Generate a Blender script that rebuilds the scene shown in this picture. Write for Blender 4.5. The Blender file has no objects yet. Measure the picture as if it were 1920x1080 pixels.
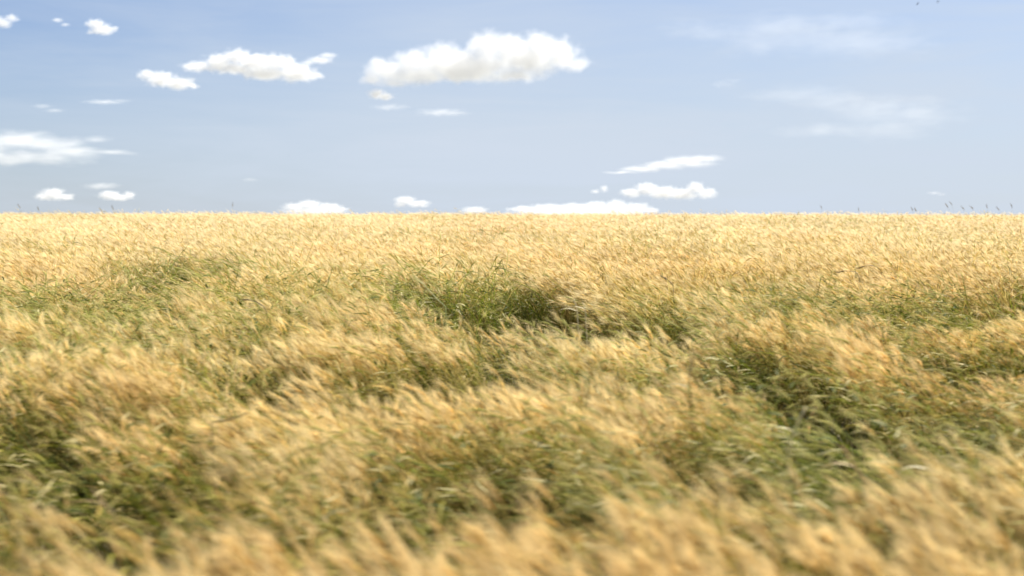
import bpy, math, random
import numpy as np
from mathutils import Vector, Matrix, Euler

SC = bpy.context.scene
ROOT = SC.collection

# ------------------------------------------------------------------ camera
FPX = 2667.0                       # focal length in pixels of a 1920 wide frame (50 mm)
CAM_Z = 2.36
cam = bpy.data.cameras.new("camera")
cam.lens = 50.0
cam.sensor_width = 36.0
cam.clip_start = 0.05
cam.clip_end = 90000.0
cam.dof.use_dof = True
cam.dof.focus_distance = 21.0
cam.dof.aperture_fstop = 1.8
cam.dof.aperture_ratio = 0.55
co = bpy.data.objects.new("camera", cam)
ROOT.objects.link(co)
co.location = (0, 0, CAM_Z)
CAM_ROT = Matrix.Rotation(math.radians(90 - 1.59), 3, 'X') @ Matrix.Rotation(math.radians(0.09), 3, 'Z')
co.rotation_euler = CAM_ROT.to_euler()
SC.camera = co
SC.render.resolution_x, SC.render.resolution_y = 1920, 1080

# ------------------------------------------------------------------ sky and sun
SUN_EL, SUN_AZ = math.radians(50), math.radians(52)     # azimuth clockwise from +Y
w = bpy.data.worlds.new("World")
SC.world = w
w.use_nodes = True
nt = w.node_tree
nt.nodes.clear()
N, L = nt.nodes.new, nt.links.new
out = N("ShaderNodeOutputWorld")
bg = N("ShaderNodeBackground")
bg.inputs[1].default_value = 0.077
sky = N("ShaderNodeTexSky")
sky.sky_type = 'NISHITA'
sky.sun_disc = False
sky.sun_elevation = SUN_EL
sky.sun_rotation = SUN_AZ
sky.air_density = 1.0
sky.dust_density = 1.0
sky.ozone_density = 2.0
# a thin high veil of cirrus and haze over the blue, streaky, thicker towards the skyline and away from the far left
tc = N("ShaderNodeTexCoord")
sep = N("ShaderNodeSeparateXYZ"); L(tc.outputs["Generated"], sep.inputs[0])


def wmath(op, a, b=None, c=None, clamp=False):
    n = N("ShaderNodeMath"); n.operation = op; n.use_clamp = clamp
    for i, v in enumerate((a, b, c)):
        if v is None: continue
        if isinstance(v, (int, float)): n.inputs[i].default_value = v
        else: L(v, n.inputs[i])
    return n.outputs[0]


def wramp(v, a, b, lo, hi):
    n = N("ShaderNodeMapRange"); n.interpolation_type = 'SMOOTHSTEP'
    L(v, n.inputs["Value"])
    for k, x in (("From Min", a), ("From Max", b), ("To Min", lo), ("To Max", hi)):
        n.inputs[k].default_value = x
    return n.outputs[0]


def wnoise(scale, sx, sz, detail=4.0, rot=0.0):
    mp = N("ShaderNodeMapping"); mp.inputs["Scale"].default_value = (sx, sx, sz); mp.inputs["Rotation"].default_value = (0, rot, 0)
    L(tc.outputs["Generated"], mp.inputs["Vector"])
    n = N("ShaderNodeTexNoise"); n.inputs["Scale"].default_value = scale; n.inputs["Detail"].default_value = detail
    n.inputs["Roughness"].default_value = .6; n.inputs["Distortion"].default_value = .6
    L(mp.outputs[0], n.inputs["Vector"])
    return n.outputs[0]


low = wramp(sep.outputs[2], 0.0, 0.24, 0.86, 0.30)
side = wramp(sep.outputs[0], -0.38, 0.0, -0.30, 0.10)
side2 = wramp(sep.outputs[0], 0.22, 0.42, 0.0, -0.10)
st1 = wramp(wnoise(3.0, 1.0, 7.0, 5.0, 0.06), 0.36, 0.68, -0.07, 0.13)
st2 = wramp(wnoise(9.0, 1.0, 9.0, 5.0, -0.03), 0.35, 0.72, -0.03, 0.06)
fac = wmath('ADD', wmath('ADD', low, side), wmath('ADD', side2, wmath('ADD', st1, st2)), clamp=True)
skm = N("ShaderNodeMix"); skm.data_type = 'RGBA'; skm.blend_type = 'MULTIPLY'; skm.inputs[0].default_value = 1
skm.inputs[7].default_value = (0.51, 0.545, 0.66, 1)
L(sky.outputs[0], skm.inputs[6])
veil = N("ShaderNodeMix"); veil.data_type = 'RGBA'
L(fac, veil.inputs[0]); L(skm.outputs[2], veil.inputs[6]); veil.inputs[7].default_value = (3.42, 3.86, 4.48, 1)
L(veil.outputs[2], bg.inputs[0])
L(bg.outputs[0], out.inputs[0])

sl = bpy.data.lights.new("sun", 'SUN')
sl.energy = 5.0
sl.angle = math.radians(0.55)
sl.color = (1.0, 0.95, 0.86)
so = bpy.data.objects.new("sun", sl)
ROOT.objects.link(so)
sd = Vector((math.sin(SUN_AZ) * math.cos(SUN_EL), math.cos(SUN_AZ) * math.cos(SUN_EL), math.sin(SUN_EL)))
so.rotation_euler = sd.to_track_quat('Z', 'Y').to_euler()
so.location = (30, 0, 60)

SC.view_settings.view_transform = 'Standard'
SC.view_settings.look = 'None'
SC.view_settings.exposure = 1.28
SC.view_settings.gamma = 1.0
SC.render.engine = 'CYCLES'
SC.cycles.use_denoising = True
SC.cycles.max_bounces = 24
SC.cycles.diffuse_bounces = 4
SC.cycles.glossy_bounces = 2
SC.cycles.transmission_bounces = 4
SC.cycles.transparent_max_bounces = 8
SC.cycles.volume_bounces = 20

FIELD = True
CLOUDS = True


def put(name, data, label=None, cat=None, group=None, kind=None, parent=None, loc=None):
    o = bpy.data.objects.new(name, data)
    ROOT.objects.link(o)
    if label: o["label"] = label
    if cat: o["category"] = cat
    if group: o["group"] = group
    if kind: o["kind"] = kind
    if parent: o.parent = parent
    if loc is not None: o.location = loc
    return o


def ray(px, py):
    """direction (y = 1) seen at a pixel of the 1920x1080 frame"""
    d = CAM_ROT @ Vector(((px - 960) / FPX, (540 - py) / FPX, -1.0))
    return d / d.y


# ------------------------------------------------------------------ noise
def _hash(ix, iy, seed):
    h = (ix * 374761393 + iy * 668265263 + seed * 1442695041) & 0xffffffff
    h = ((h ^ (h >> 13)) * 1274126177) & 0xffffffff
    return ((h ^ (h >> 16)) & 0xffff) / 65535.0


def vnoise(x, y, seed=0):
    ix, iy = np.floor(x).astype(np.int64), np.floor(y).astype(np.int64)
    fx, fy = x - ix, y - iy
    fx, fy = fx * fx * (3 - 2 * fx), fy * fy * (3 - 2 * fy)
    a, b = _hash(ix, iy, seed), _hash(ix + 1, iy, seed)
    c, d = _hash(ix, iy + 1, seed), _hash(ix + 1, iy + 1, seed)
    return (a + (b - a) * fx) * (1 - fy) + (c + (d - c) * fx) * fy


def fbm(x, y, seed=0, n=3):
    s, a, t = 0, 1.0, 0
    for k in range(n):
        s = s + a * vnoise(x * 2 ** k + 17 * k, y * 2 ** k + 9 * k, seed + k)
        t += a
        a *= 0.5
    return s / t


# ------------------------------------------------------------------ terrain
SLOPE, CURV, Y_END = 0.07, 4.17e-4, 110.0
CROP = 0.86


def ground_z(x, y):
    x, y = np.asarray(x, float), np.asarray(y, float)
    yn = np.clip(y, -20, Y_END)
    z = SLOPE * yn - CURV * yn * yn
    zs = SLOPE - 2 * CURV * Y_END
    far = np.clip(y - Y_END, 0, 600)
    z = z + far * zs
    z = z - np.clip(-20 - y, 0, 100) * 0.05
    bump = (fbm(x * 0.23 + 5, y * 0.23, 11) - 0.5) * 0.10
    return z + bump * np.clip(1 - y / 140, 0, 1)


# ------------------------------------------------------------------ materials
def mat(name):
    m = bpy.data.materials.new(name)
    m.use_nodes = True
    m.node_tree.nodes.clear()
    return m, m.node_tree, m.node_tree.nodes.new, m.node_tree.links.new


def plant_material(name, transl=0.38, gloss=0.05):
    m, t, N, L = mat(name)
    o = N("ShaderNodeOutputMaterial")
    col = N("ShaderNodeAttribute"); col.attribute_name = "Col"
    tin = N("ShaderNodeAttribute"); tin.attribute_name = "tint"; tin.attribute_type = 'INSTANCER'
    mul = N("ShaderNodeMix"); mul.data_type = 'RGBA'; mul.blend_type = 'MULTIPLY'
    mul.inputs[0].default_value = 1.0
    L(col.outputs[0], mul.inputs[6]); L(tin.outputs[0], mul.inputs[7])
    d = N("ShaderNodeBsdfDiffuse"); tr = N("ShaderNodeBsdfTranslucent"); g = N("ShaderNodeBsdfGlossy")
    g.inputs["Roughness"].default_value = 0.6
    g.inputs["Color"].default_value = (0.9, 0.88, 0.8, 1)
    a = N("ShaderNodeMixShader"); a.inputs[0].default_value = transl
    b = N("ShaderNodeMixShader"); b.inputs[0].default_value = gloss
    L(mul.outputs[2], d.inputs[0]); L(mul.outputs[2], tr.inputs[0])
    L(d.outputs[0], a.inputs[1]); L(tr.outputs[0], a.inputs[2])
    L(a.outputs[0], b.inputs[1]); L(g.outputs[0], b.inputs[2])
    L(b.outputs[0], o.inputs[0])
    return m


def solo_material(name, transl=0.3):
    """same, for single plants that are no instances"""
    m = plant_material(name, transl)
    t = m.node_tree
    for n in list(t.nodes):
        if n.type == 'ATTRIBUTE' and n.attribute_name == "tint":
            t.nodes.remove(n)
    for n in t.nodes:
        if n.type == 'MIX':
            n.inputs[7].default_value = (1, 1, 1, 1)
    return m


def soil_material():
    m, t, N, L = mat("soil")
    o = N("ShaderNodeOutputMaterial"); b = N("ShaderNodeBsdfDiffuse")
    tc = N("ShaderNodeTexCoord"); n = N("ShaderNodeTexNoise"); n.inputs["Scale"].default_value = 6
    n.inputs["Detail"].default_value = 8
    r = N("ShaderNodeValToRGB")
    r.color_ramp.elements[0].position = 0.35; r.color_ramp.elements[0].color = (0.016, 0.015, 0.007, 1)
    r.color_ramp.elements[1].position = 0.7; r.color_ramp.elements[1].color = (0.045, 0.038, 0.018, 1)
    L(tc.outputs["Object"], n.inputs["Vector"]); L(n.outputs[0], r.inputs[0])
    # beyond the hill: unseen fields, paled to bounce light up under the clouds
    ln = N("ShaderNodeVectorMath"); ln.operation = 'LENGTH'; L(tc.outputs["Object"], ln.inputs[0])
    f = N("ShaderNodeMapRange"); f.inputs["From Min"].default_value = 90; f.inputs["From Max"].default_value = 120
    L(ln.outputs["Value"], f.inputs["Value"])
    mx = N("ShaderNodeMix"); mx.data_type = 'RGBA'; mx.inputs[7].default_value = (0.30, 0.295, 0.26, 1)
    L(f.outputs[0], mx.inputs[0]); L(r.outputs[0], mx.inputs[6]); L(mx.outputs[2], b.inputs[0])
    bm = N("ShaderNodeBump"); bm.inputs["Strength"].default_value = 0.8; bm.inputs["Distance"].default_value = 0.05
    L(n.outputs[0], bm.inputs["Height"]); L(bm.outputs[0], b.inputs["Normal"])
    L(b.outputs[0], o.inputs[0])
    return m


# ------------------------------------------------------------------ ground
def build_ground():
    xs = np.concatenate([-np.geomspace(30000, 50, 20), np.linspace(-45, 45, 91), np.geomspace(50, 30000, 20)])
    ys = np.concatenate([[-2000, -200, -40], np.linspace(-20, 110, 131), np.geomspace(120, 40000, 30)])
    X, Y = np.meshgrid(xs, ys)
    Z = ground_z(X, Y)
    V = np.stack([X, Y, Z], -1).reshape(-1, 3)
    nx, ny = len(xs), len(ys)
    i, j = np.meshgrid(np.arange(nx - 1), np.arange(ny - 1))
    a = (j * nx + i).ravel()
    F = np.stack([a, a + 1, a + nx + 1, a + nx], 1)
    me = bpy.data.meshes.new("ground")
    me.from_pydata(V.tolist(), [], F.tolist())
    me.polygons.foreach_set("use_smooth", [True] * len(F))
    me.materials.append(soil_material())
    put("ground", me, label="brown soil of the field under the barley", kind="structure")


build_ground()


# ------------------------------------------------------------------ plant geometry
class Geo:
    def __init__(s):
        s.v, s.f, s.c, s.n = [], [], [], 0

    def grid(s, V, C, closed=False):
        """V: rows x cols x 3"""
        r, c = V.shape[:2]
        b = s.n
        s.v.append(V.reshape(-1, 3)); s.c.append(np.broadcast_to(C, (r, c, 3)).reshape(-1, 3))
        for i in range(r - 1):
            for j in range(c if closed else c - 1):
                k = (j + 1) % c
                s.f.append((b + i * c + j, b + i * c + k, b + (i + 1) * c + k, b + (i + 1) * c + j))
        s.n += r * c

    def ribbon(s, P, W, side, C0, C1):
        P = np.asarray(P); n = len(P)
        W = np.asarray(W)[:, None]
        V = np.stack([P - side * W, P + side * W], 1)
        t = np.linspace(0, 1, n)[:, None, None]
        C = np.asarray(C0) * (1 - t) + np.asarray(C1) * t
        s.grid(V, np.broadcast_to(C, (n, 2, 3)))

    def tube(s, P, R, C0, C1, k=4):
        P = np.asarray(P, float); n = len(P)
        T = np.gradient(P, axis=0); T /= np.linalg.norm(T, axis=1)[:, None] + 1e-9
        up = np.array([0.13, 0.97, 0.2]); A = np.cross(T, up); A /= np.linalg.norm(A, axis=1)[:, None] + 1e-9
        B = np.cross(T, A)
        ang = np.arange(k) * 2 * math.pi / k
        V = P[:, None] + np.asarray(R)[:, None, None] * (A[:, None] * np.cos(ang)[None, :, None] + B[:, None] * np.sin(ang)[None, :, None])
        t = np.linspace(0, 1, n)[:, None, None]
        C = np.asarray(C0) * (1 - t) + np.asarray(C1) * t
        s.grid(V, np.broadcast_to(C, (n, k, 3)), True)

    def mesh(s, name, m):
        me = bpy.data.meshes.new(name)
        me.from_pydata(np.concatenate(s.v).tolist(), [], s.f)
        ca = me.color_attributes.new("Col", 'FLOAT_COLOR', 'POINT')
        C = np.concatenate(s.c)
        C4 = np.concatenate([C, np.ones((len(C), 1))], 1).astype(np.float32)
        ca.data.foreach_set("color", C4.ravel())
        me.polygons.foreach_set("use_smooth", [True] * len(me.polygons))
        me.materials.append(m)
        return me


def curve(base, L, th0, th1, az, n, p=1.5, azt=0.0):
    """points of a stem of length L whose angle from the vertical goes th0 -> th1"""
    P = [np.array(base, float)]
    for i in range(n):
        s = (i + 0.5) / n
        th = th0 + (th1 - th0) * s ** p
        a = az + azt * s
        P.append(P[-1] + L / n * np.array([math.sin(th) * math.cos(a), math.sin(th) * math.sin(a), math.cos(th)]))
    return np.array(P)


def perp(d, rng):
    r = rng.normal(size=3)
    s = np.cross(d, r)
    return s / (np.linalg.norm(s) + 1e-9)


C_ = lambda *a: np.array(a)
PAL = dict(  # low: green stem foot, darkened further for the shade deep in the stand
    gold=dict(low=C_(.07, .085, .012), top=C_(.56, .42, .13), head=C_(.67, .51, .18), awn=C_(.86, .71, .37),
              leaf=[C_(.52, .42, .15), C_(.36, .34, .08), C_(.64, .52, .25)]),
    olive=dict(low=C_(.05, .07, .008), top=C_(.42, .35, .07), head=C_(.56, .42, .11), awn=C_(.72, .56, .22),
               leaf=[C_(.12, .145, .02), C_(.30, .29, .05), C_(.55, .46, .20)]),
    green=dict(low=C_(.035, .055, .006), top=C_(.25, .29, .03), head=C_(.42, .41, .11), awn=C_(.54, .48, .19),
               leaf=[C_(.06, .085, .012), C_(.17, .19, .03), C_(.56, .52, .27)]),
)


def stalk(g, base, H, az, rng, pal, lean=0.75, far=False, nawn=16, leaves=3, headscale=1.0, stemless=0.0):
    P_ = PAL[pal]
    th0 = rng.uniform(0.02, 0.25)
    th1 = lean * rng.uniform(0.7, 1.35)
    L = H / max(0.35, math.cos((th0 + th1) * 0.42))
    n = 4 if far else 6
    P = curve(base, L, th0, th1, az, n, 1.6, rng.uniform(-.4, .4))
    j = rng.uniform(0.82, 1.15)
    wst = 0.0032 if far else 0.0017
    side = perp(P[-1] - P[0], rng)
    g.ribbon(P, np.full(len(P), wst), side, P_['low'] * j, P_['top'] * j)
    # head
    d = P[-1] - P[-2]; d /= np.linalg.norm(d)
    hth = math.acos(np.clip(d[2], -1, 1)); haz = math.atan2(d[1], d[0])
    Lh = rng.uniform(0.065, 0.095) * headscale
    nod = rng.uniform(0.05, 0.65)
    HP = curve(P[-1], Lh, hth, hth + nod, haz, 4, 1.0, rng.uniform(-.3, .3))
    r = (0.0060 if far else 0.0054) * headscale
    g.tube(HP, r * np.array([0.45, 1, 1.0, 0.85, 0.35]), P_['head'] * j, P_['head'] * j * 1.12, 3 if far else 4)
    # awns
    hd = HP[-1] - HP[-2]; hd /= np.linalg.norm(hd)
    for k in range(nawn):
        t = (k + rng.uniform(0, 1)) / nawn
        q = HP[0] + (HP[-1] - HP[0]) * t * 0.98
        sp = perp(hd, rng)
        dv = hd + sp * rng.uniform(0.08, 0.42)
        dv /= np.linalg.norm(dv)
        La = rng.uniform(0.09, 0.15) * (1.1 - 0.3 * t)
        q1 = q + dv * La * 0.5
        q2 = q + dv * La + np.array([-0.012, 0, -0.02]) * rng.uniform(-0.3, 1.0)
        wa = 0.0013 if far else 0.0009
        g.ribbon([q, q1, q2], [wa, wa * 0.8, wa * 0.15], perp(dv, rng), P_['awn'] * j * 0.92, P_['awn'] * j * 1.08)
    # leaves
    for k in range(leaves):
        t = rng.uniform(0.15, 0.9) if pal == 'gold' else rng.uniform(.3, 1.0) ** .7 * .99
        i = min(n - 1, int(t * n)); q = P[i] + (P[i + 1] - P[i]) * (t * n - i)
        la = az + rng.normal() * 1.0
        Ll = rng.uniform(0.12, 0.26)
        LP = curve(q, Ll * (.75 if pal == 'green' else 1), rng.uniform(0.3, 0.9) + (.6 if pal == 'green' else 0), rng.uniform(1.3, 2.7), la, 4, 1.0, rng.uniform(-.6, .6))
        wl = rng.uniform(0.003, 0.0065) * (1.5 if pal == 'green' else 1.0)
        c = P_['leaf'][rng.choice(3, p=[.5, .35, .15])] * rng.uniform(.8, 1.2)
        sd_ = np.array([-math.sin(la), math.cos(la), rng.uniform(-.6, .6)]); sd_ /= np.linalg.norm(sd_)
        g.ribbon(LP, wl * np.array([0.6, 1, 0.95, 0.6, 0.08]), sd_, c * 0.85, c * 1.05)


def clump(name, m, rng, n, foot, H, pal, lean, far=False, nawn=16, leaves=3, azspread=0.45, hvar=0.10, heads=1.0):
    g = Geo()
    for i in range(n):
        x, y = rng.uniform(-foot / 2, foot / 2, 2)
        az = math.pi + rng.normal() * azspread
        hh = H * (1 + rng.normal() * hvar)
        stalk(g, (x, y, -0.02), hh, az, rng, pal, lean, far, nawn, leaves, heads)
    return g.mesh(name, m)


def blade_clump(name, m, rng, n, foot, H, azspread=1.2):
    """broad green blades and bent pale straws of the thin and flattened places"""
    g = Geo()
    for i in range(n):
        x, y = rng.uniform(-foot / 2, foot / 2, 2)
        az = math.pi + rng.normal() * azspread
        Ll = H * rng.uniform(0.8, 1.7)
        P = curve((x, y, -0.02), Ll, rng.uniform(0, .5), rng.uniform(1.0, 2.4), az, 6, 1.3, rng.uniform(-.7, .7))
        wl = rng.uniform(0.004, 0.009)
        c = [C_(.055, .08, .012), C_(.13, .155, .025), C_(.27, .27, .06), C_(.54, .48, .25)][rng.choice(4, p=[.32, .28, .20, .20])]
        c = c * rng.uniform(.8, 1.25)
        s_ = np.array([-math.sin(az), math.cos(az), rng.uniform(-.5, .5)]); s_ /= np.linalg.norm(s_)
        g.ribbon(P, wl * np.array([.5, .9, 1, 1, .85, .5, .06]), s_, c * .8, c * 1.1)
    return g.mesh(name, m)


# patches where the crop is thin, low or flattened: frame x, y, half width, half height, strength
PATCH = [
    (345, 500, 75, 8, 1.2), (450, 503, 35, 5, .6), (275, 497, 40, 4, .5),
    (230, 560, 90, 20, .7), (5, 548, 18, 10, .7), (80, 560, 30, 8, .5), (330, 555, 25, 16, .45), (410, 572, 40, 6, .5),
    (600, 582, 45, 8, .7), (650, 545, 22, 10, .7), (200, 608, 30, 12, .6),
    (830, 560, 90, 24, .8), (945, 548, 45, 26, 1.2), (1010, 555, 40, 20, .9), (1095, 575, 60, 16, 1.1), (1160, 582, 50, 8, 1.0),
    (1230, 582, 42, 13, 1.25), (1160, 565, 40, 12, .6), (770, 545, 40, 14, .6), (1330, 602, 60, 9, .6),
    (1190, 610, 50, 14, .6), (1060, 628, 60, 18, .7), (900, 640, 32, 26, .9), (960, 640, 24, 22, .6),
    (680, 615, 40, 10, .6), (740, 665, 70, 15, 1.1), (470, 668, 100, 12, .9), (600, 665, 40, 12, .8), (810, 660, 35, 16, .7),
    (1130, 672, 36, 12, 1.0), (1380, 660, 85, 24, 1.3), (1270, 650, 60, 14, .7), (1470, 655, 50, 14, .7),
    (1490, 548, 75, 9, .8), (1600, 548, 40, 7, .5), (1490, 575, 30, 8, .7), (1560, 580, 22, 8, .5),
    (1700, 570, 60, 14, .8), (1800, 555, 70, 14, .8), (1895, 540, 30, 14, .9), (1720, 632, 120, 16, .9), (1640, 640, 60, 12, .6),
    (1905, 590, 22, 10, .7), (1600, 728, 75, 24, 1.3), (1455, 740, 50, 18, 1.2), (1540, 720, 40, 14, .8), (1330, 740, 30, 16, .7),
    (1850, 735, 90, 34, .8), (1700, 780, 150, 40, .75), (1480, 800, 100, 36, .7), (1900, 680, 20, 16, .6),
    (120, 835, 120, 34, .6), (40, 860, 50, 40, .6), (180, 855, 50, 16, .9), (90, 950, 80, 46, .75), (60, 1000, 50, 20, .5),
    (355, 825, 40, 26, .8), (300, 800, 60, 16, .5), (20, 730, 40, 18, .6), (110, 745, 60, 14, .4),
    (690, 808, 40, 24, .95), (560, 815, 60, 20, .55), (440, 870, 60, 24, .5), (650, 925, 60, 36, 1.1), (600, 880, 60, 26, .5),
    (740, 860, 60, 26, .6), (860, 790, 60, 16, .8), (960, 850, 60, 30, 1.15), (1010, 820, 60, 20, .7), (930, 880, 40, 20, .8),
    (1230, 805, 60, 22, 1.15), (1130, 830, 60, 26, .6), (1300, 830, 60, 24, .8), (1380, 880, 50, 18, .5),
    (340, 965, 40, 22, .9), (260, 950, 50, 18, .5), (480, 985, 24, 16, .5), (780, 1010, 70, 20, .5),
    (1860, 860, 60, 22, .7), (1600, 890, 50, 22, .5), (1440, 985, 30, 26, .5), (1880, 1010, 60, 30, .55), (1600, 1060, 90, 16, .4),
    (60, 800, 50, 14, .6), (235, 835, 40, 12, .8), (180, 862, 46, 12, 1.0), (110, 885, 50, 14, .7), (150, 930, 60, 16, .8), (70, 965, 50, 14, .9), (20, 990, 30, 12, .7),
    (345, 812, 46, 14, 1.0), (480, 850, 40, 14, .7), (560, 800, 40, 12, .7), (520, 920, 50, 14, .6), (335, 975, 34, 16, 1.2), (420, 930, 30, 12, .6),
    (700, 800, 40, 12, 1.1), (620, 860, 50, 14, .8), (680, 915, 50, 20, 1.2), (610, 945, 40, 14, .9), (760, 800, 50, 12, .7),
    (850, 830, 46, 14, .8), (975, 842, 46, 14, 1.3), (920, 880, 40, 14, 1.2), (1060, 860, 40, 14, .7), (1010, 800, 60, 12, .7), (900, 790, 40, 10, .9),
    (1240, 798, 50, 12, 1.3), (1180, 780, 40, 12, .8), (1120, 850, 44, 12, .7), (1290, 820, 40, 12, .9), (1370, 800, 40, 14, .7),
    (1470, 735, 50, 14, 1.3), (1590, 722, 66, 18, 1.6), (1700, 745, 50, 12, .8), (1640, 800, 50, 14, .8), (1560, 850, 50, 14, .7), (1760, 830, 50, 16, .8),
    (1830, 790, 46, 22, 1.0), (1900, 800, 30, 26, .9), (1500, 900, 26, 18, .9), (1410, 860, 44, 12, .7), (1240, 880, 40, 10, .6),
    (1380, 668, 60, 12, 1.5), (1000, 575, 40, 9, 1.3), (940, 540, 36, 12, 1.4), (1230, 584, 40, 9, 1.5), (1095, 580, 34, 9, 1.3), (850, 570, 60, 9, 1.0), (345, 500, 50, 6, 1.5),
    (740, 668, 56, 8, 1.4), (500, 672, 60, 7, 1.1), (1860, 1020, 50, 16, .9), (1440, 1000, 26, 18, .8), (640, 1000, 24, 12, .6), (1620, 1065, 60, 10, .8),
    (1480, 430, 90, 2.0, .2), (1880, 455, 40, 4, .25), (330, 428, 60, 2.5, .25), (590, 448, 60, 3, .25), (880, 445, 110, 3, .25),
    (1620, 425, 40, 3, .3), (1480, 497, 40, 3, .3), (60, 500, 60, 5, .3), (80, 470, 30, 5, .3),
]


def project(x, y, z):
    """frame coordinates of world points"""
    R = np.array(CAM_ROT.transposed())
    d = np.stack([x, y, z - CAM_Z], -1) @ R.T
    return 960 + FPX * d[..., 0] / -d[..., 2], 540 - FPX * d[..., 1] / -d[..., 2]


def thin_map(x, y, smin=0.0):
    z = ground_z(x, y) + CROP * 1.02
    px, py = project(x - .40, y, z)          # the wind carries the tips this far over
    G = np.zeros_like(px)
    wob = (fbm(x * 1.7, y * 0.9, 31) - 0.5)
    for (cx, cy, hw, hh, s) in PATCH:
        if s < smin:
            continue
        e = ((px - cx) / (hw * 1.15)) ** 2 + ((py - cy) / (hh * .92 + (6 if s >= .88 else 1))) ** 2
        e = e * (1 + 1.6 * wob)
        G = np.maximum(G, s * np.exp(-e * 0.9))
    # outside the frame the same kind of patches go on at random
    outside = (px < -60) | (px > 1980) | (py > 1140)
    rnd = np.clip((fbm(x * 0.35, y * 0.22, 77) - 0.6) * 4, 0, 1)
    G = np.where(outside, np.maximum(G, rnd), G)
    return G, px, py


def scatter(y0, y1, cell, rng, wid):
    pts = []
    y = y0
    ys = np.arange(y0, y1, cell)
    for yy in ys:
        hw = 0.375 * max(yy, 0) + wid
        xs = np.arange(-hw, hw, cell)
        pts.append(np.stack([xs, np.full_like(xs, yy)], 1))
    P = np.concatenate(pts)
    P += rng.uniform(-cell * 0.55, cell * 0.55, P.shape)
    return P


def instancer(name, protos, pts, rot, scl, idx, tint, label, cat):
    coll = bpy.data.collections.new(name + "_kinds")
    for k, me in enumerate(protos):
        o = bpy.data.objects.new("%s_kind_%02d" % (name, k), me)
        coll.objects.link(o)
    me = bpy.data.meshes.new(name)
    n = len(pts)
    me.vertices.add(n)
    me.vertices.foreach_set("co", pts.astype(np.float32).ravel())
    for nm, ty, key, arr in (("rot", 'FLOAT_VECTOR', "vector", rot), ("scl", 'FLOAT_VECTOR', "vector", scl),
                             ("idx", 'INT', "value", idx), ("tint", 'FLOAT_COLOR', "color", tint)):
        a = me.attributes.new(nm, ty, 'POINT')
        a.data.foreach_set(key, np.ascontiguousarray(arr).astype(np.int32 if ty == 'INT' else np.float32).ravel())
    ob = put(name, me, label=label, cat=cat, kind="stuff")
    ng = bpy.data.node_groups.new(name + "_nodes", 'GeometryNodeTree')
    ng.interface.new_socket("Geometry", in_out='INPUT', socket_type='NodeSocketGeometry')
    ng.interface.new_socket("Geometry", in_out='OUTPUT', socket_type='NodeSocketGeometry')
    N, L = ng.nodes.new, ng.links.new
    gi, go = N("NodeGroupInput"), N("NodeGroupOutput")
    iop = N("GeometryNodeInstanceOnPoints")
    ci = N("GeometryNodeCollectionInfo")
    ci.inputs["Collection"].default_value = coll
    ci.inputs["Separate Children"].default_value = True
    ci.inputs["Reset Children"].default_value = True

    def named(nm, ty):
        a = N("GeometryNodeInputNamedAttribute"); a.data_type = ty
        a.inputs["Name"].default_value = nm
        return a.outputs["Attribute"]
    iop.inputs["Pick Instance"].default_value = True
    e2r = N("FunctionNodeEulerToRotation")
    L(named("rot", 'FLOAT_VECTOR'), e2r.inputs[0])
    L(gi.outputs[0], iop.inputs["Points"]); L(ci.outputs[0], iop.inputs["Instance"])
    L(named("idx", 'INT'), iop.inputs["Instance Index"])
    L(e2r.outputs[0], iop.inputs["Rotation"]); L(named("scl", 'FLOAT_VECTOR'), iop.inputs["Scale"])
    L(iop.outputs[0], go.inputs[0])
    md = ob.modifiers.new("instances", 'NODES')
    md.node_group = ng
    return ob


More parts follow.
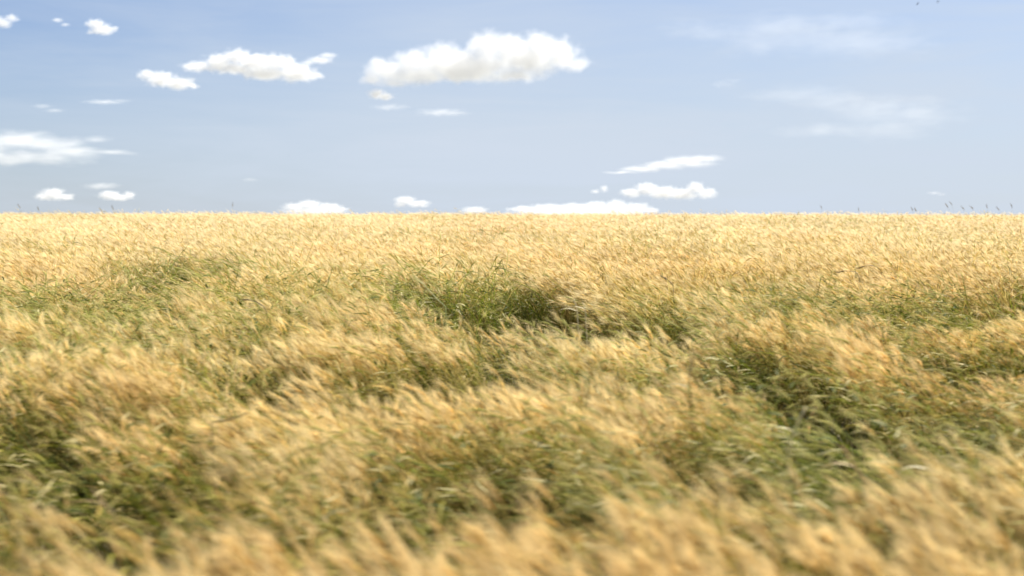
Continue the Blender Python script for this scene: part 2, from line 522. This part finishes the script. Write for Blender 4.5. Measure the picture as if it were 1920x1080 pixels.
def build_field():
    rng = np.random.default_rng(7)
    pm = plant_material("barley_straw", 0.42, 0.015)
    gm = plant_material("green_blades", 0.32, 0.015)
    NV = 6
    near_gold = [clump("g%d" % i, pm, rng, 9, .20, CROP, 'gold', 0.55, False, 26, 2, azspread=.5, heads=1.0) for i in range(NV)]
    near_olive = [clump("o%d" % i, pm, rng, 8, .20, CROP * .95, 'olive', .75, False, 16, 5, azspread=.7, hvar=.14) for i in range(NV)]
    near_green = [clump("l%d" % i, pm, rng, 7, .22, CROP * .96, 'green', 1.0 + .12 * (i % 3), False, 12, 7, azspread=.9, hvar=.2, heads=1.15) for i in range(NV)]
    far_gold = [clump("G%d" % i, pm, rng, 16, .30, CROP, 'gold', 0.95, True, 15, 1, azspread=.75, heads=1.0) for i in range(NV)]
    far_olive = [clump("O%d" % i, pm, rng, 14, .30, CROP * .95, 'olive', .75, True, 8, 4, azspread=.7, hvar=.14) for i in range(NV)]
    far_green = [clump("L%d" % i, pm, rng, 12, .30, CROP * .96, 'green', 1.0 + .12 * (i % 3), True, 8, 5, azspread=.9, hvar=.2, heads=1.15) for i in range(NV)]

    def zone(P, protos_n, name, label, y):
        x, yy = P[:, 0], P[:, 1]
        n = len(P)
        G, px, py = thin_map(x, yy)
        # the crop also sinks towards a hollow on its near side
        Gd = thin_map(x, yy, .88)[0]
        Gh = Gd
        for dy, k in ((.35, 1.0), (.7, .95), (1.1, .85), (1.6, .62), (2.2, .38), (2.9, .16)):
            Gh = np.maximum(Gh, thin_map(x, yy + dy * np.clip(yy / 11, .5, 2.2), .88)[0] * k)
        n1 = fbm(x * 0.45, yy * 0.30, 3)
        n2 = fbm(x * 2.1, yy * 1.6, 5)
        n3 = fbm(x * 0.9 + 40, yy * 0.45, 21)

        def sst(v, a, b):
            t = np.clip((v - a) / (b - a), 0, 1); return t * t * (3 - 2 * t)
        n4 = fbm(x * 1.1 + yy * .3 + 70, yy * 3.4, 131)
        Gs = sst(G + ((n2 - .5) * .3 + (n4 - .5) * .7) * (G > .05), .12, .36)
        Hs = sst(Gh, .10, .85)
        mid = sst(py, 505, 580) * (1 - sst(py + (n1 - .5) * 200 + .10 * (px - 900), 920, 1010))
        wave = fbm(x * .60 + yy * .12, yy * .95, 41)
        Wn = sst(-wave, -.55, -.36) * np.clip(mid + .30 * sst(py, 425, 500), 0, 1)
        # long ledges running across the slope: the stand rises steeply, then falls away behind
        per = 1.35 + .10 * yy
        ph = np.log(np.maximum(yy, 2) * .10 + 1.35) / .10 - .17 * x + 3.2 * fbm(x * .16, yy * .12, 151)
        ph = ph * .62
        saw = ph - np.floor(ph)
        lamp = sst(fbm(x * .33, yy * .5, 171), .34, .56) * np.clip(mid + .25 + .2 * sst(py, 420, 500), 0, 1)
        lamp = np.where(yy > 30, lamp * .5, lamp)
        drop = np.where(saw < .88, saw / .88, (1 - saw) / .12) ** 1.6
        foot = sst(saw, .62, .86) * (1 - sst(saw, .93, 1.0)) * lamp
        Dp = np.maximum(Gs, .62 * Wn)
        Dp = np.maximum(Dp, .75 * foot + (n2 - .5) * .3 * foot)
        Dp = np.maximum(Dp, mid * (.13 + .6 * (n1 - .48) + .6 * (n2 - .5) + 1.1 * (n4 - .5)))
        far = sst(-py, -560, -470)
        Dp = np.maximum(Dp, far * sst(fbm(x * .22, yy * 1.1, 191), .55, .72) * .42)
        u = rng.uniform(-.5, .5, n)
        kind = np.where(Dp + u * .30 > .56, 2, np.where(Dp + u * .50 > .30, 1, 0))
        idx = kind * NV + rng.integers(0, NV, n)
        hs = 1.0 - np.where(yy > 11, .25, .34) * Hs - .10 * sst(G, .2, .8) - .08 * Wn - .24 * drop * lamp + (n1 - .5) * .16 + (n2 - .5) * .18 + (n4 - .5) * .10 + rng.normal(size=n) * .04
        hs = np.clip(hs, .35, 1.25)
        # open, thin stand in the darkest hollows
        thin = np.maximum(sst(G + (n4 - .5) * .8, .45, .85) * .6, foot * .5)
        ur = rng.uniform(0, 1, n)
        hs = np.where(ur < thin, hs * .38, hs)
        gone = rng.uniform(0, 1, n) < sst(np.maximum(Gd, G * .8) + (n4 - .5) * .6 + (n2 - .5) * .3, .30, .58) * .97
        kk = np.clip(yy / 11, .8, 1.8)
        Ge = Gd
        for ddx, ddy in ((0, .3), (0, .6), (-.22, .2), (-.22, 0), (.15, .3)):
            Ge = np.maximum(Ge, thin_map(x + ddx * kk, yy + ddy * kk, .88)[0])
        gone |= (Ge + (n4 - .5) * .30 + (n2 - .5) * .3) > np.where(yy > 11, .58, .46)
        gone |= rng.uniform(0, 1, n) < foot * .5
        gone |= rng.uniform(0, 1, n) < sst(-fbm(x * .95 - yy * .2, yy * 2.8, 211), -.42, -.31) * np.clip(mid + .2 * sst(py, 425, 500), 0, 1) * .85
        scl = np.stack([rng.uniform(.92, 1.1, n), rng.uniform(.92, 1.1, n), hs], 1)
        yaw = (n3 - .5) * 1.5 + rng.normal(size=n) * .35 - 0.15
        tilt = -(n2 - .45) * .45 - rng.uniform(-.08, .1, n)
        rot = np.stack([rng.normal(size=n) * .06, tilt, yaw], 1)
        pale = np.clip((yy - 14) / 20, 0, 1)  # tint lightened with distance, standing in for brighter light on the far crop
        o1 = fbm(x * .5 + 9, yy * .35, 61)
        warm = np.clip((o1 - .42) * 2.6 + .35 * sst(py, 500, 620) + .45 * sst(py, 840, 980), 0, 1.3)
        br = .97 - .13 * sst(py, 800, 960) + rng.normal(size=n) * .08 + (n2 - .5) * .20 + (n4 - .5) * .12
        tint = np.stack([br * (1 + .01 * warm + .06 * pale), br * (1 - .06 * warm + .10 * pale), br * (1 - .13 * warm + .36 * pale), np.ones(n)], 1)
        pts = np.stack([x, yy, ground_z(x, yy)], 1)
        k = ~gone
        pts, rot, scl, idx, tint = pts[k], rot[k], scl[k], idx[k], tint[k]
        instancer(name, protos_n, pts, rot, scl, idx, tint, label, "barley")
        return

    P = scatter(2.2, 15, .155, rng, 3.2)
    zone(P, near_gold + near_olive + near_green, "barley_crop", "wind-blown golden barley with long awns filling the foreground", 0)
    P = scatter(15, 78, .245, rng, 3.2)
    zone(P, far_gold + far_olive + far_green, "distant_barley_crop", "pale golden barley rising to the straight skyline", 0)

    # green blades in the thin places
    bl = [blade_clump("b%d" % i, gm, rng, 14, .24, .52) for i in range(6)]
    P = scatter(2.4, 40, .19, rng, 3.0)
    G, px, py = thin_map(P[:, 0], P[:, 1])
    n1 = fbm(P[:, 0] * 1.3, P[:, 1] * 1.1, 91)
    keep = ((G + (n1 - .5) * .6) > .34) & ((thin_map(P[:, 0], P[:, 1], .88)[0] < .6) | (rng.uniform(0, 1, len(P)) < .25))
    P = P[keep]; n = len(P)
    rot = np.stack([rng.normal(size=n) * .1, rng.uniform(-.4, .1, n), rng.uniform(-1.2, 1.2, n)], 1)
    s = rng.uniform(.35, .85, n)
    scl = np.stack([s, s, s], 1)
    b = rng.uniform(.30, .80, n)
    tint = np.stack([b, b, b, np.ones(n)], 1)
    pts = np.stack([P[:, 0], P[:, 1], ground_z(P[:, 0], P[:, 1])], 1)
    instancer("green_undergrowth", bl, pts, rot, scl, rng.integers(0, 6, n), tint,
              "green leaves and bent straws in the hollows of the barley", "grass")


if FIELD:
    build_field()


# ------------------------------------------------------------------ clouds
def cloud_material(name, dens, puffs, ns, nstr, soft, flat=1.0, aniso=0.0):
    """puffs: centres and radii in the cloud's own space; vapour thins out towards their rims, torn by noise"""
    m, t, N, L = mat(name)
    o = N("ShaderNodeOutputMaterial")
    v = N("ShaderNodeVolumePrincipled")
    v.inputs["Color"].default_value = (ALB, ALB, ALB * .993, 1)
    v.inputs["Anisotropy"].default_value = aniso
    tc = N("ShaderNodeTexCoord")
    # warp the space a little so that no ellipse shows
    wn = N("ShaderNodeTexNoise"); wn.inputs["Scale"].default_value = 0.6 / ns; wn.inputs["Detail"].default_value = 1.0
    L(tc.outputs["Object"], wn.inputs["Vector"])
    sub = N("ShaderNodeVectorMath"); sub.operation = 'SUBTRACT'; sub.inputs[1].default_value = (.5, .5, .5)
    L(wn.outputs["Color"], sub.inputs[0])
    ad = N("ShaderNodeVectorMath"); ad.operation = 'MULTIPLY_ADD'
    ad.inputs[1].default_value = (ns * .8, ns * .8, ns * .8 / flat)
    L(sub.outputs[0], ad.inputs[0]); L(tc.outputs["Object"], ad.inputs[2])
    cur = None
    for c, r in puffs:
        q = N("ShaderNodeVectorMath"); q.operation = 'MULTIPLY_ADD'
        q.inputs[1].default_value = [1 / k for k in r]
        q.inputs[2].default_value = [-c[i] / r[i] for i in range(3)]
        L(ad.outputs[0], q.inputs[0])
        ln = N("ShaderNodeVectorMath"); ln.operation = 'LENGTH'
        L(q.outputs[0], ln.inputs[0])
        if cur is None:
            cur = ln.outputs["Value"]
        else:
            mx = N("ShaderNodeMath"); mx.operation = 'SMOOTH_MIN'; mx.inputs[2].default_value = 0.15
            L(cur, mx.inputs[0]); L(ln.outputs["Value"], mx.inputs[1])
            cur = mx.outputs[0]
    mp = N("ShaderNodeMapping"); mp.inputs["Scale"].default_value = (1, 1, flat)
    L(tc.outputs["Object"], mp.inputs["Vector"])
    nz = N("ShaderNodeTexNoise"); nz.inputs["Scale"].default_value = 1.0 / ns; nz.inputs["Detail"].default_value = 5.0
    nz.inputs["Roughness"].default_value = 0.62
    L(mp.outputs[0], nz.inputs["Vector"])
    k = N("ShaderNodeMath"); k.operation = 'MULTIPLY_ADD'; k.inputs[1].default_value = nstr; 
    L(nz.outputs[0], k.inputs[0]); L(cur, k.inputs[2])
    mr = N("ShaderNodeMapRange"); mr.interpolation_type = 'SMOOTHSTEP'
    mr.inputs["From Min"].default_value = 1.0 + nstr * .47
    mr.inputs["From Max"].default_value = 1.0 + nstr * .47 - soft
    mr.inputs["To Min"].default_value = 0; mr.inputs["To Max"].default_value = dens
    L(k.outputs[0], mr.inputs["Value"]); L(mr.outputs[0], v.inputs["Density"])
    L(v.outputs[0], o.inputs["Volume"])
    return m


def unit_ico(sub):
    import bmesh
    bm = bmesh.new()
    bmesh.ops.create_icosphere(bm, subdivisions=sub, radius=1)
    V = np.array([v.co[:] for v in bm.verts]); F = [tuple(v.index for v in f.verts) for f in bm.faces]
    bm.free()
    return V, F


ICO = unit_ico(3)
STEP = 0.35
ALB = 0.87


def tex(kind, size, depth=3):
    t = bpy.data.textures.new("cloud_texture", kind)
    t.noise_scale = size
    if kind == 'CLOUDS':
        t.noise_depth = depth
    return t


def make_cloud(label, D, puffs, tau=8.0, rough=1.0, depth=1.0, wisp=False, cat="cloud", name="cumulus_cloud", vox=None, seed=0, group=None, soft=None):
    """puffs: frame ellipses (x, y, rx, ry); D distance in metres; tau optical depth of the middle"""
    rng = random.Random(seed + int(puffs[0][0]))
    cx = sum(p[0] for p in puffs) / len(puffs); cy = sum(p[1] for p in puffs) / len(puffs)
    s = D / FPX
    r0 = ray(cx, cy) * D
    vs, fs, n = [], [], 0
    mr = max(p[3] for p in puffs)
    el = []
    grow = 1.12 if len(puffs) > 8 else 1.25
    for (x, y, rx, ry) in puffs:
        el.append((((x - cx) * s, rng.uniform(-.4, .4) * ry * s, (cy - y) * s), (rx * grow * s, (rx * .4 + ry * .6) * depth * s, ry * grow * s)))
    for c, r in el:
        V = ICO[0] * np.array(r) * 1.5 + np.array(c)
        vs.append(V); fs += [tuple(i + n for i in f) for f in ICO[1]]; n += len(V)
    me = bpy.data.meshes.new("tmp")
    me.from_pydata(np.concatenate(vs).tolist(), [], fs)
    o = bpy.data.objects.new("tmp", me); ROOT.objects.link(o)
    r = o.modifiers.new("r", 'REMESH'); r.mode = 'VOXEL'; r.voxel_size = (vox or max(1.0, mr / 10)) * s
    dg = bpy.context.evaluated_depsgraph_get()
    m2 = bpy.data.meshes.new_from_object(o.evaluated_get(dg))
    bpy.data.objects.remove(o)
    m2.name = name
    m2.materials.clear()
    if wisp:
        cm = cloud_material("cloud_vapour", tau * .42 / (1.2 * mr * s), el, mr * s * 1.6, 2.0 * rough, soft or 1.9, flat=3.0)
    else:
        cm = cloud_material("cloud_vapour", tau * .62 / (1.2 * mr * s), el, mr * s * .62, 1.55 * rough, soft or 1.15)
    m2.materials.append(cm)
    cm.cycles.volume_step_rate = STEP
    ob = put(name, m2, label=label, cat=cat, group=group, loc=(r0.x, r0.y, r0.z + CAM_Z))
    return ob


def build_clouds():
    GC = "white cumulus clouds scattered over the field"
    GW = "thin wisps of cloud in the blue sky"
    K = dict(group=GC)
    W = dict(group=GW, wisp=True, name="cloud_wisp")
    make_cloud("largest puffy white cumulus cloud, high above the middle of the field", 7000,
               [(720, 130, 45, 28), (700, 148, 30, 14), (775, 118, 42, 30), (830, 108, 45, 34), (910, 88, 42, 34), (905, 120, 60, 34),
                (870, 138, 80, 20), (960, 92, 50, 32), (1010, 88, 45, 32), (1050, 100, 40, 34), (1075, 120, 34, 20), (1000, 125, 60, 24),
                (800, 140, 60, 18), (960, 140, 55, 18), (745, 156, 36, 12), (860, 122, 120, 30), (980, 108, 90, 36), (770, 138, 70, 24)], tau=5.5, **K)
    make_cloud("long humped white cumulus left of the largest cloud", 7600,
               [(370, 125, 34, 12), (410, 118, 36, 20), (445, 106, 30, 18), (480, 118, 45, 20), (520, 118, 40, 18), (555, 135, 44, 20),
                (500, 138, 60, 14), (590, 142, 20, 9), (440, 128, 50, 12)], tau=6, **K)
    make_cloud("small white cumulus just below and left of the long humped cloud", 7600,
               [(275, 140, 18, 11), (300, 148, 30, 15), (335, 156, 32, 13), (360, 160, 14, 7)], tau=5, **K)
    make_cloud("small torn white cloud near the top left corner of the sky", 6000,
               [(180, 46, 18, 11), (192, 55, 24, 11), (215, 53, 7, 6), (172, 60, 10, 5)], tau=4, **K)
    make_cloud("white cloud cut by the left edge of the sky, near the top", 6000,
               [(5, 42, 18, 11), (22, 34, 14, 8), (-20, 45, 18, 12)], tau=3.5, **K)
    make_cloud("tiny faint ragged cloud between the two white ones at top left", 6000,
               [(108, 38, 11, 5), (122, 46, 9, 4)], tau=1.2, **K)
    make_cloud("small pale cloud off the right end of the long humped cloud", 7600,
               [(600, 112, 26, 8), (615, 104, 18, 6), (580, 117, 14, 6)], tau=1.8, **K)
    make_cloud("little round cloud hanging below the left end of the largest cloud", 7000,
               [(706, 176, 17, 10), (722, 180, 16, 8)], tau=5, **K)
    make_cloud("white flat-bottomed cumulus low over the skyline, under the slanting streak", 17000,
               [(1185, 361, 22, 9), (1212, 354, 22, 12), (1245, 361, 32, 12), (1280, 363, 32, 11), (1304, 352, 17, 12), (1325, 362, 20, 11)], tau=5, **K)
    make_cloud("tiny double cloud low beside the flat-bottomed cumulus", 17000,
               [(1116, 359, 9, 4.5), (1133, 354, 8, 7)], tau=2.5, **K)
    make_cloud("widest bank of cloud half hidden behind the skyline", 22000,
               [(985, 392, 34, 6), (1030, 390, 40, 8), (1080, 390, 40, 9), (1120, 388, 30, 11), (1155, 386, 22, 13), (1190, 389, 30, 10),
                (1220, 394, 18, 6), (1090, 398, 120, 8)], tau=4, **K)
    make_cloud("low humped cloud rising from the skyline, left of centre", 22000,
               [(555, 388, 26, 8), (580, 384, 24, 10), (615, 388, 26, 8), (640, 392, 16, 5), (590, 396, 60, 7)], tau=3.5, **K)
    make_cloud("small white cloud just over the skyline left of centre", 20000,
               [(760, 376, 20, 9), (785, 382, 22, 7), (750, 383, 12, 6)], tau=3.5, **K)
    make_cloud("domed white cloud low at far left, near the skyline", 16000,
               [(100, 364, 24, 12), (82, 369, 18, 7), (122, 369, 18, 7)], tau=4, **K)
    make_cloud("white cloud low at the left with a small tail on its right", 16000,
               [(205, 366, 20, 9), (222, 370, 22, 7), (242, 366, 11, 8)], tau=4, **K)
    make_cloud("faint tip of cloud peeping over the skyline near the middle", 22000,
               [(890, 394, 26, 7), (900, 392, 12, 5)], tau=2, **K)
    # wisps
    make_cloud("bright slanting streak of cloud low right of centre", 15000,
               [(1165, 323, 34, 3), (1205, 317, 44, 6), (1245, 310, 48, 9), (1285, 303, 48, 12), (1325, 297, 36, 8), (1300, 307, 44, 7)], tau=5, rough=.4, vox=1.0, **W)
    make_cloud("narrow pale wisp under the left end of the largest cloud", 9000,
               [(728, 201, 34, 7), (755, 200, 18, 4)], tau=1.0, rough=.7, **W)
    make_cloud("lens-shaped pale wisp under the middle of the largest cloud", 9000,
               [(828, 211, 52, 8), (850, 211, 34, 6)], tau=1.1, rough=.7, **W)
    make_cloud("broad ragged sheet of cloud cut by the left edge", 9000,
               [(20, 265, 80, 20), (90, 272, 80, 20), (60, 295, 110, 18), (130, 285, 90, 14), (185, 262, 38, 8), (200, 286, 60, 6), (-40, 280, 80, 40)], tau=5, rough=.8, vox=1.6, **W)
    make_cloud("thin flat wisp at left, above the broad ragged sheet", 9000,
               [(195, 191, 42, 5), (225, 189, 24, 3)], tau=1.0, rough=.7, vox=.8, **W)
    make_cloud("short slanting wisp near the left edge", 9000,
               [(80, 199, 20, 5), (102, 207, 22, 4)], tau=.9, rough=.7, vox=.8, **W)
    make_cloud("flat grey-white wisp just above the two low clouds at left", 15000,
               [(188, 349, 36, 7), (205, 347, 26, 5)], tau=1.3, rough=.6, vox=.8, **W)
    make_cloud("very faint short wisp low left of centre", 15000,
               [(470, 337, 20, 4)], tau=.45, rough=.6, vox=.6, **W)
    make_cloud("faint small tuft of wispy cloud right of the largest cloud", 9000,
               [(1355, 158, 26, 9), (1375, 152, 24, 6)], tau=.4, rough=.8, **W)
    make_cloud("large faint veil of cirrus high at the upper right of the sky", 20000,
               [(1340, 60, 110, 24), (1480, 52, 150, 34), (1590, 45, 120, 26), (1600, 80, 170, 30), (1450, 82, 130, 26)], tau=.6, rough=.7, soft=1.9, vox=4, **W)
    make_cloud("faint forked cirrus veil in the right half of the sky", 20000,
               [(1490, 178, 90, 22), (1560, 186, 90, 24), (1640, 205, 110, 34), (1710, 210, 110, 34), (1560, 242, 130, 15), (1670, 240, 90, 24)], tau=.75, rough=.7, soft=1.9, vox=4, **W)
    make_cloud("tiny pale wisp low at the far right", 16000,
               [(1752, 362, 15, 3.5), (1765, 364, 10, 3)], tau=1.0, rough=.6, vox=.6, **W)


if CLOUDS:
    build_clouds()


# ------------------------------------------------------------------ single plants that stand out
def world_at(px, py, d):
    r = ray(px, py)
    return np.array([r.x * d, d, r.z * d + CAM_Z])


def single(name, label, cat, group, loc, parts):
    e = put(name, None, label=label, cat=cat, group=group, loc=loc)
    for nm, geo, m in parts:
        put(nm, geo.mesh(nm, m), parent=e)
    return e


def skyline_stalk(k, px, top, label, lean, d=46.0, full=True):
    rng = np.random.default_rng(500 + k)
    tip = world_at(px, top, d)
    bx = tip[0] - lean * .35
    bz = float(ground_z(bx, d))
    H = tip[2] - bz
    P = np.array([[lean * .35 * t ** 2, 0.02 * math.sin(t * 3), H * t * .98] for t in np.linspace(0, 1, 9)])
    st, hd, lf = Geo(), Geo(), Geo()
    st.tube(P, np.linspace(.0028, .0016, 9), C_(.30, .27, .13), C_(.36, .30, .17), 5)
    dv = P[-1] - P[-2]; dv /= np.linalg.norm(dv)
    nn = 7
    base = P[-1] - dv * .10
    HP = np.array([base + dv * .16 * t + np.array([lean * .05 * t * t, 0, -.02 * t * t]) for t in np.linspace(0, 1, nn)])
    hd.tube(HP, .0075 * np.array([.3, .8, 1, .9, .8, .5, .15]), C_(.32, .26, .15), C_(.40, .33, .19), 5)
    for j in range(10):
        q = HP[1] + (HP[-1] - HP[1]) * j / 10
        a = dv + perp(dv, rng) * .45
        hd.ribbon([q, q + a * .03, q + a * .06], [.004, .004, .0008], perp(a, rng), C_(.14, .11, .05), C_(.2, .16, .08))
    b = P[5]
    LP = curve(b, .16, .5, 1.7, math.pi if lean < 0 else 0, 5)
    lf.ribbon(LP, .004 * np.array([.6, 1, .9, .7, .4, .1]), np.array([0, 1, 0]), C_(.12, .13, .04), C_(.2, .18, .07))
    single("grass_stalk", label, "grass stalk", "dark grass stalks standing above the skyline", (bx, d, bz),
           [("stem", st, STALK), ("seed_head", hd, STALK), ("leaf", lf, STALK)])


STALK = solo_material("dry_grass", .2)
STRAW = solo_material("pale_straw", .25)


def build_skyline():
    S = [(36, 384, "leftmost dark stalk poking above the barley skyline", -.6), (72, 390, "short stalk on the skyline under the domed low cloud", -.4),
         (189, 391, "leaning stalk with dark head on the skyline below the tailed low cloud", -.8),
         (211, 387, "taller thin stalk on the skyline just right of the leaning one", -.4),
         (436, 381, "lone thin stalk on the skyline well left of the low humped cloud", .15),
         (1540, 386, "faint stalk alone on the skyline, first right of the flat-bottomed cloud", -.3),
         (1610, 390, "small straight stalk on the skyline left of the close pair", -.1),
         (1711, 390, "dark stalk on the skyline, left one of the close pair", -.35), (1717, 391, "dark stalk on the skyline, right one of the close pair", -.35),
         (1776, 383, "nodding stalk on the skyline right below the tiny pale wisp", -.9), (1784, 379, "tallest nodding stalk on the skyline, under the tiny pale wisp", -.7),
         (1806, 388, "stalk bowed to the left on the skyline, next right of the tallest", -.8),
         (1823, 387, "stalk with bowed tip on the skyline between two others near the right edge", -.9),
         (1851, 385, "upright stalk on the skyline near the right edge", -.3), (1872, 389, "short bowed stalk on the skyline near the right edge", -.9),
         (1897, 383, "rightmost dark stalk on the skyline", -.4)]
    for k, (px, top, lab, lean) in enumerate(S):
        skyline_stalk(k, px, top, lab, lean)


def straw(k, pts, d, label, c0, c1, r=.004, head=True, name="bent_straw", cat="straw"):
    """a single stem through frame points at distance d; the first point is its foot"""
    W = [world_at(px, py, d) for px, py in pts]
    o = W[0]
    P = []
    for i in range(len(W) - 1):
        for t in np.linspace(0, 1, 5)[:-1]:
            P.append(W[i] + (W[i + 1] - W[i]) * t)
    P.append(W[-1])
    P = np.array(P) - o
    for _ in range(3):
        P[1:-1] = (P[:-2] + 2 * P[1:-1] + P[2:]) / 4
    foot = np.array([0, 0, float(ground_z(o[0], d)) - o[2]])
    P = np.concatenate([[foot + [.06, .0, 0]], [foot * .5 + [.03, 0, 0]], P])
    st = Geo(); st.tube(P, np.full(len(P), r), c0, c1, 6)
    parts = [("stem", st, STRAW)]
    rng = np.random.default_rng(900 + k)
    dv = P[-1] - P[-2]; dv /= np.linalg.norm(dv)
    if head:
        h = Geo()
        HP = np.array([P[-1] + dv * .085 * t + np.array([0, 0, -.03 * t * t]) for t in np.linspace(0, 1, 6)])
        h.tube(HP, .0075 * np.array([.5, 1, 1, .9, .7, .3]), c1, c1 * 1.1, 6)
        aw = Geo()
        for j in range(22):
            q = HP[0] + (HP[-1] - HP[0]) * j / 22
            a = dv + perp(dv, rng) * rng.uniform(.1, .35)
            aw.ribbon([q, q + a * .06, q + a * .12 + np.array([0, 0, -.02])], [.001, .0008, .0002], perp(a, rng), c1, c1 * 1.15)
        parts += [("ear", h, STRAW), ("awns", aw, STRAW)]
    lf = Geo()
    LP = curve(P[len(P) // 2], .2, 1.0, 2.2, math.pi, 5, 1.0, .5)
    lf.ribbon(LP, .006 * np.array([.6, 1, .9, .7, .4, .1]), np.array([.2, .9, .3]), c0, c1)
    parts.append(("leaf", lf, STRAW))
    single(name, label, cat, "single bent straws standing out of the barley", tuple(o), parts)


def build_straws():
    pale0, pale1 = C_(.55, .48, .28), C_(.72, .64, .42)
    dk0, dk1 = C_(.16, .12, .05), C_(.22, .16, .07)
    A = [([(1478, 838), (1492, 800), (1512, 762)], 7.4, "thick pale straw leaning right in the green right foreground", pale0, pale1, .0065, False),
         ([(1083, 600), (1082, 578), (1076, 562)], 12.6, "pale upright straw beside the dark hollow right of centre", pale0, pale1, .0045, False),
         ([(1098, 592), (1097, 576), (1092, 566)], 12.6, "shorter pale straw just right of the upright one in the hollow", pale0, pale1, .004, False),
         ([(500, 585), (492, 570), (470, 563)], 13.2, "dark drooping ear over the barley left of centre", dk0, dk1, .004, True),
         ([(1652, 508), (1640, 497), (1622, 499)], 18.5, "dark bowed ear standing out at right below the skyline", dk0, dk1, .004, True),
         ([(1612, 520), (1605, 509), (1585, 508)], 17.5, "dark bowed ear to the lower left of another dark ear", dk0, dk1, .004, True),
         ([(1262, 535), (1250, 522), (1238, 517)], 16.0, "dark straight straw slanting left above the deep right hollow", dk0, dk1, .005, False),
         ([(1295, 745), (1292, 722), (1294, 700)], 8.4, "dark upright ear left of the dark right hollow", dk0, dk1, .004, True),
         ([(1625, 905), (1600, 870), (1578, 835)], 6.3, "reddish slanting straw in the lower right among long awns", C_(.4, .28, .12), C_(.62, .45, .22), .004, False),
         ([(1762, 905), (1745, 878), (1725, 850)], 6.3, "pale thin straw slanting left at the lower right", pale0, pale1, .003, False),
         ([(215, 965), (195, 945), (172, 915)], 5.7, "brown broken straw slanting left in the lower left green patch", C_(.2, .13, .05), C_(.34, .22, .09), .004, False),
         ([(395, 792), (430, 788), (465, 774)], 7.6, "brownish straw lying to the right above the left green patches", C_(.2, .15, .06), C_(.3, .22, .09), .004, False),
         ([(835, 575), (818, 560), (795, 535)], 13.2, "light green straw slanting left in the middle green patch", C_(.3, .33, .12), C_(.48, .46, .2), .005, True)]
    for k, (pts, d, lab, c0, c1, r, h) in enumerate(A):
        straw(k, pts, d, lab, c0, c1, r, h)


# ------------------------------------------------------------------ birds
def build_birds():
    m, t, N, L = mat("dark_feathers")
    o = N("ShaderNodeOutputMaterial"); b = N("ShaderNodeBsdfPrincipled")
    b.inputs["Base Color"].default_value = (.03, .035, .05, 1); b.inputs["Roughness"].default_value = .6
    L(b.outputs[0], o.inputs[0])

    def bird(px, py, d, bank, yaw, label):
        g = Geo()
        c = C_(.03, .035, .05)
        P = np.array([[0, y, z] for y, z in ((.10, 0), (.085, .002), (.06, .004), (.02, .0), (-.03, -.002), (-.07, 0), (-.09, 0))])
        g.tube(P, [.002, .012, .016, .021, .018, .009, .003], c, c, 8)
        for sx in (-1, 1):      # pointed swept wings with thickness
            ax = np.array([0.01, .07, .14, .19]) * sx
            le = np.array([.045, .06, .03, -.03]); te = np.array([-.02, -.0, -.015, -.034]); z = np.array([.005, .03, .035, .02])
            top = np.stack([np.stack([ax, le, z], 1), np.stack([ax, te, z], 1)], 1)
            bot = top - np.array([0, 0, .003])
            ring = np.stack([top[:, 0], top[:, 1], bot[:, 1], bot[:, 0]], 1)
            g.grid(ring, np.broadcast_to(c, (4, 4, 3)), True)
        for sx in (-1, 1):      # forked tail
            q = np.array([[0, -.08, 0], [.018 * sx, -.12, 0], [.032 * sx, -.16, 0]])
            g.ribbon(q, [.008, .006, .001], np.array([1., 0, 0]), c, c)
        me = g.mesh("bird", m)
        w_ = world_at(px, py, d)
        ob = put("bird", me, label=label, cat="bird", group="small dark birds in the sky", loc=tuple(w_))
        ob.rotation_euler = (math.radians(12), bank, yaw)
        ob.scale = (.6, .6, .6)

    bird(1721, 7, 75, .9, 2.2, "tiny dark bird at the top right, the lower left one of a pair")
    bird(1759, 3, 85, 1.2, 1.9, "tiny dark bird touching the top edge, right one of a pair")
    bird(541, 292, 120, .3, .6, "tiny dark bird alone in the open blue left of centre")


build_skyline()
build_straws()
build_birds()
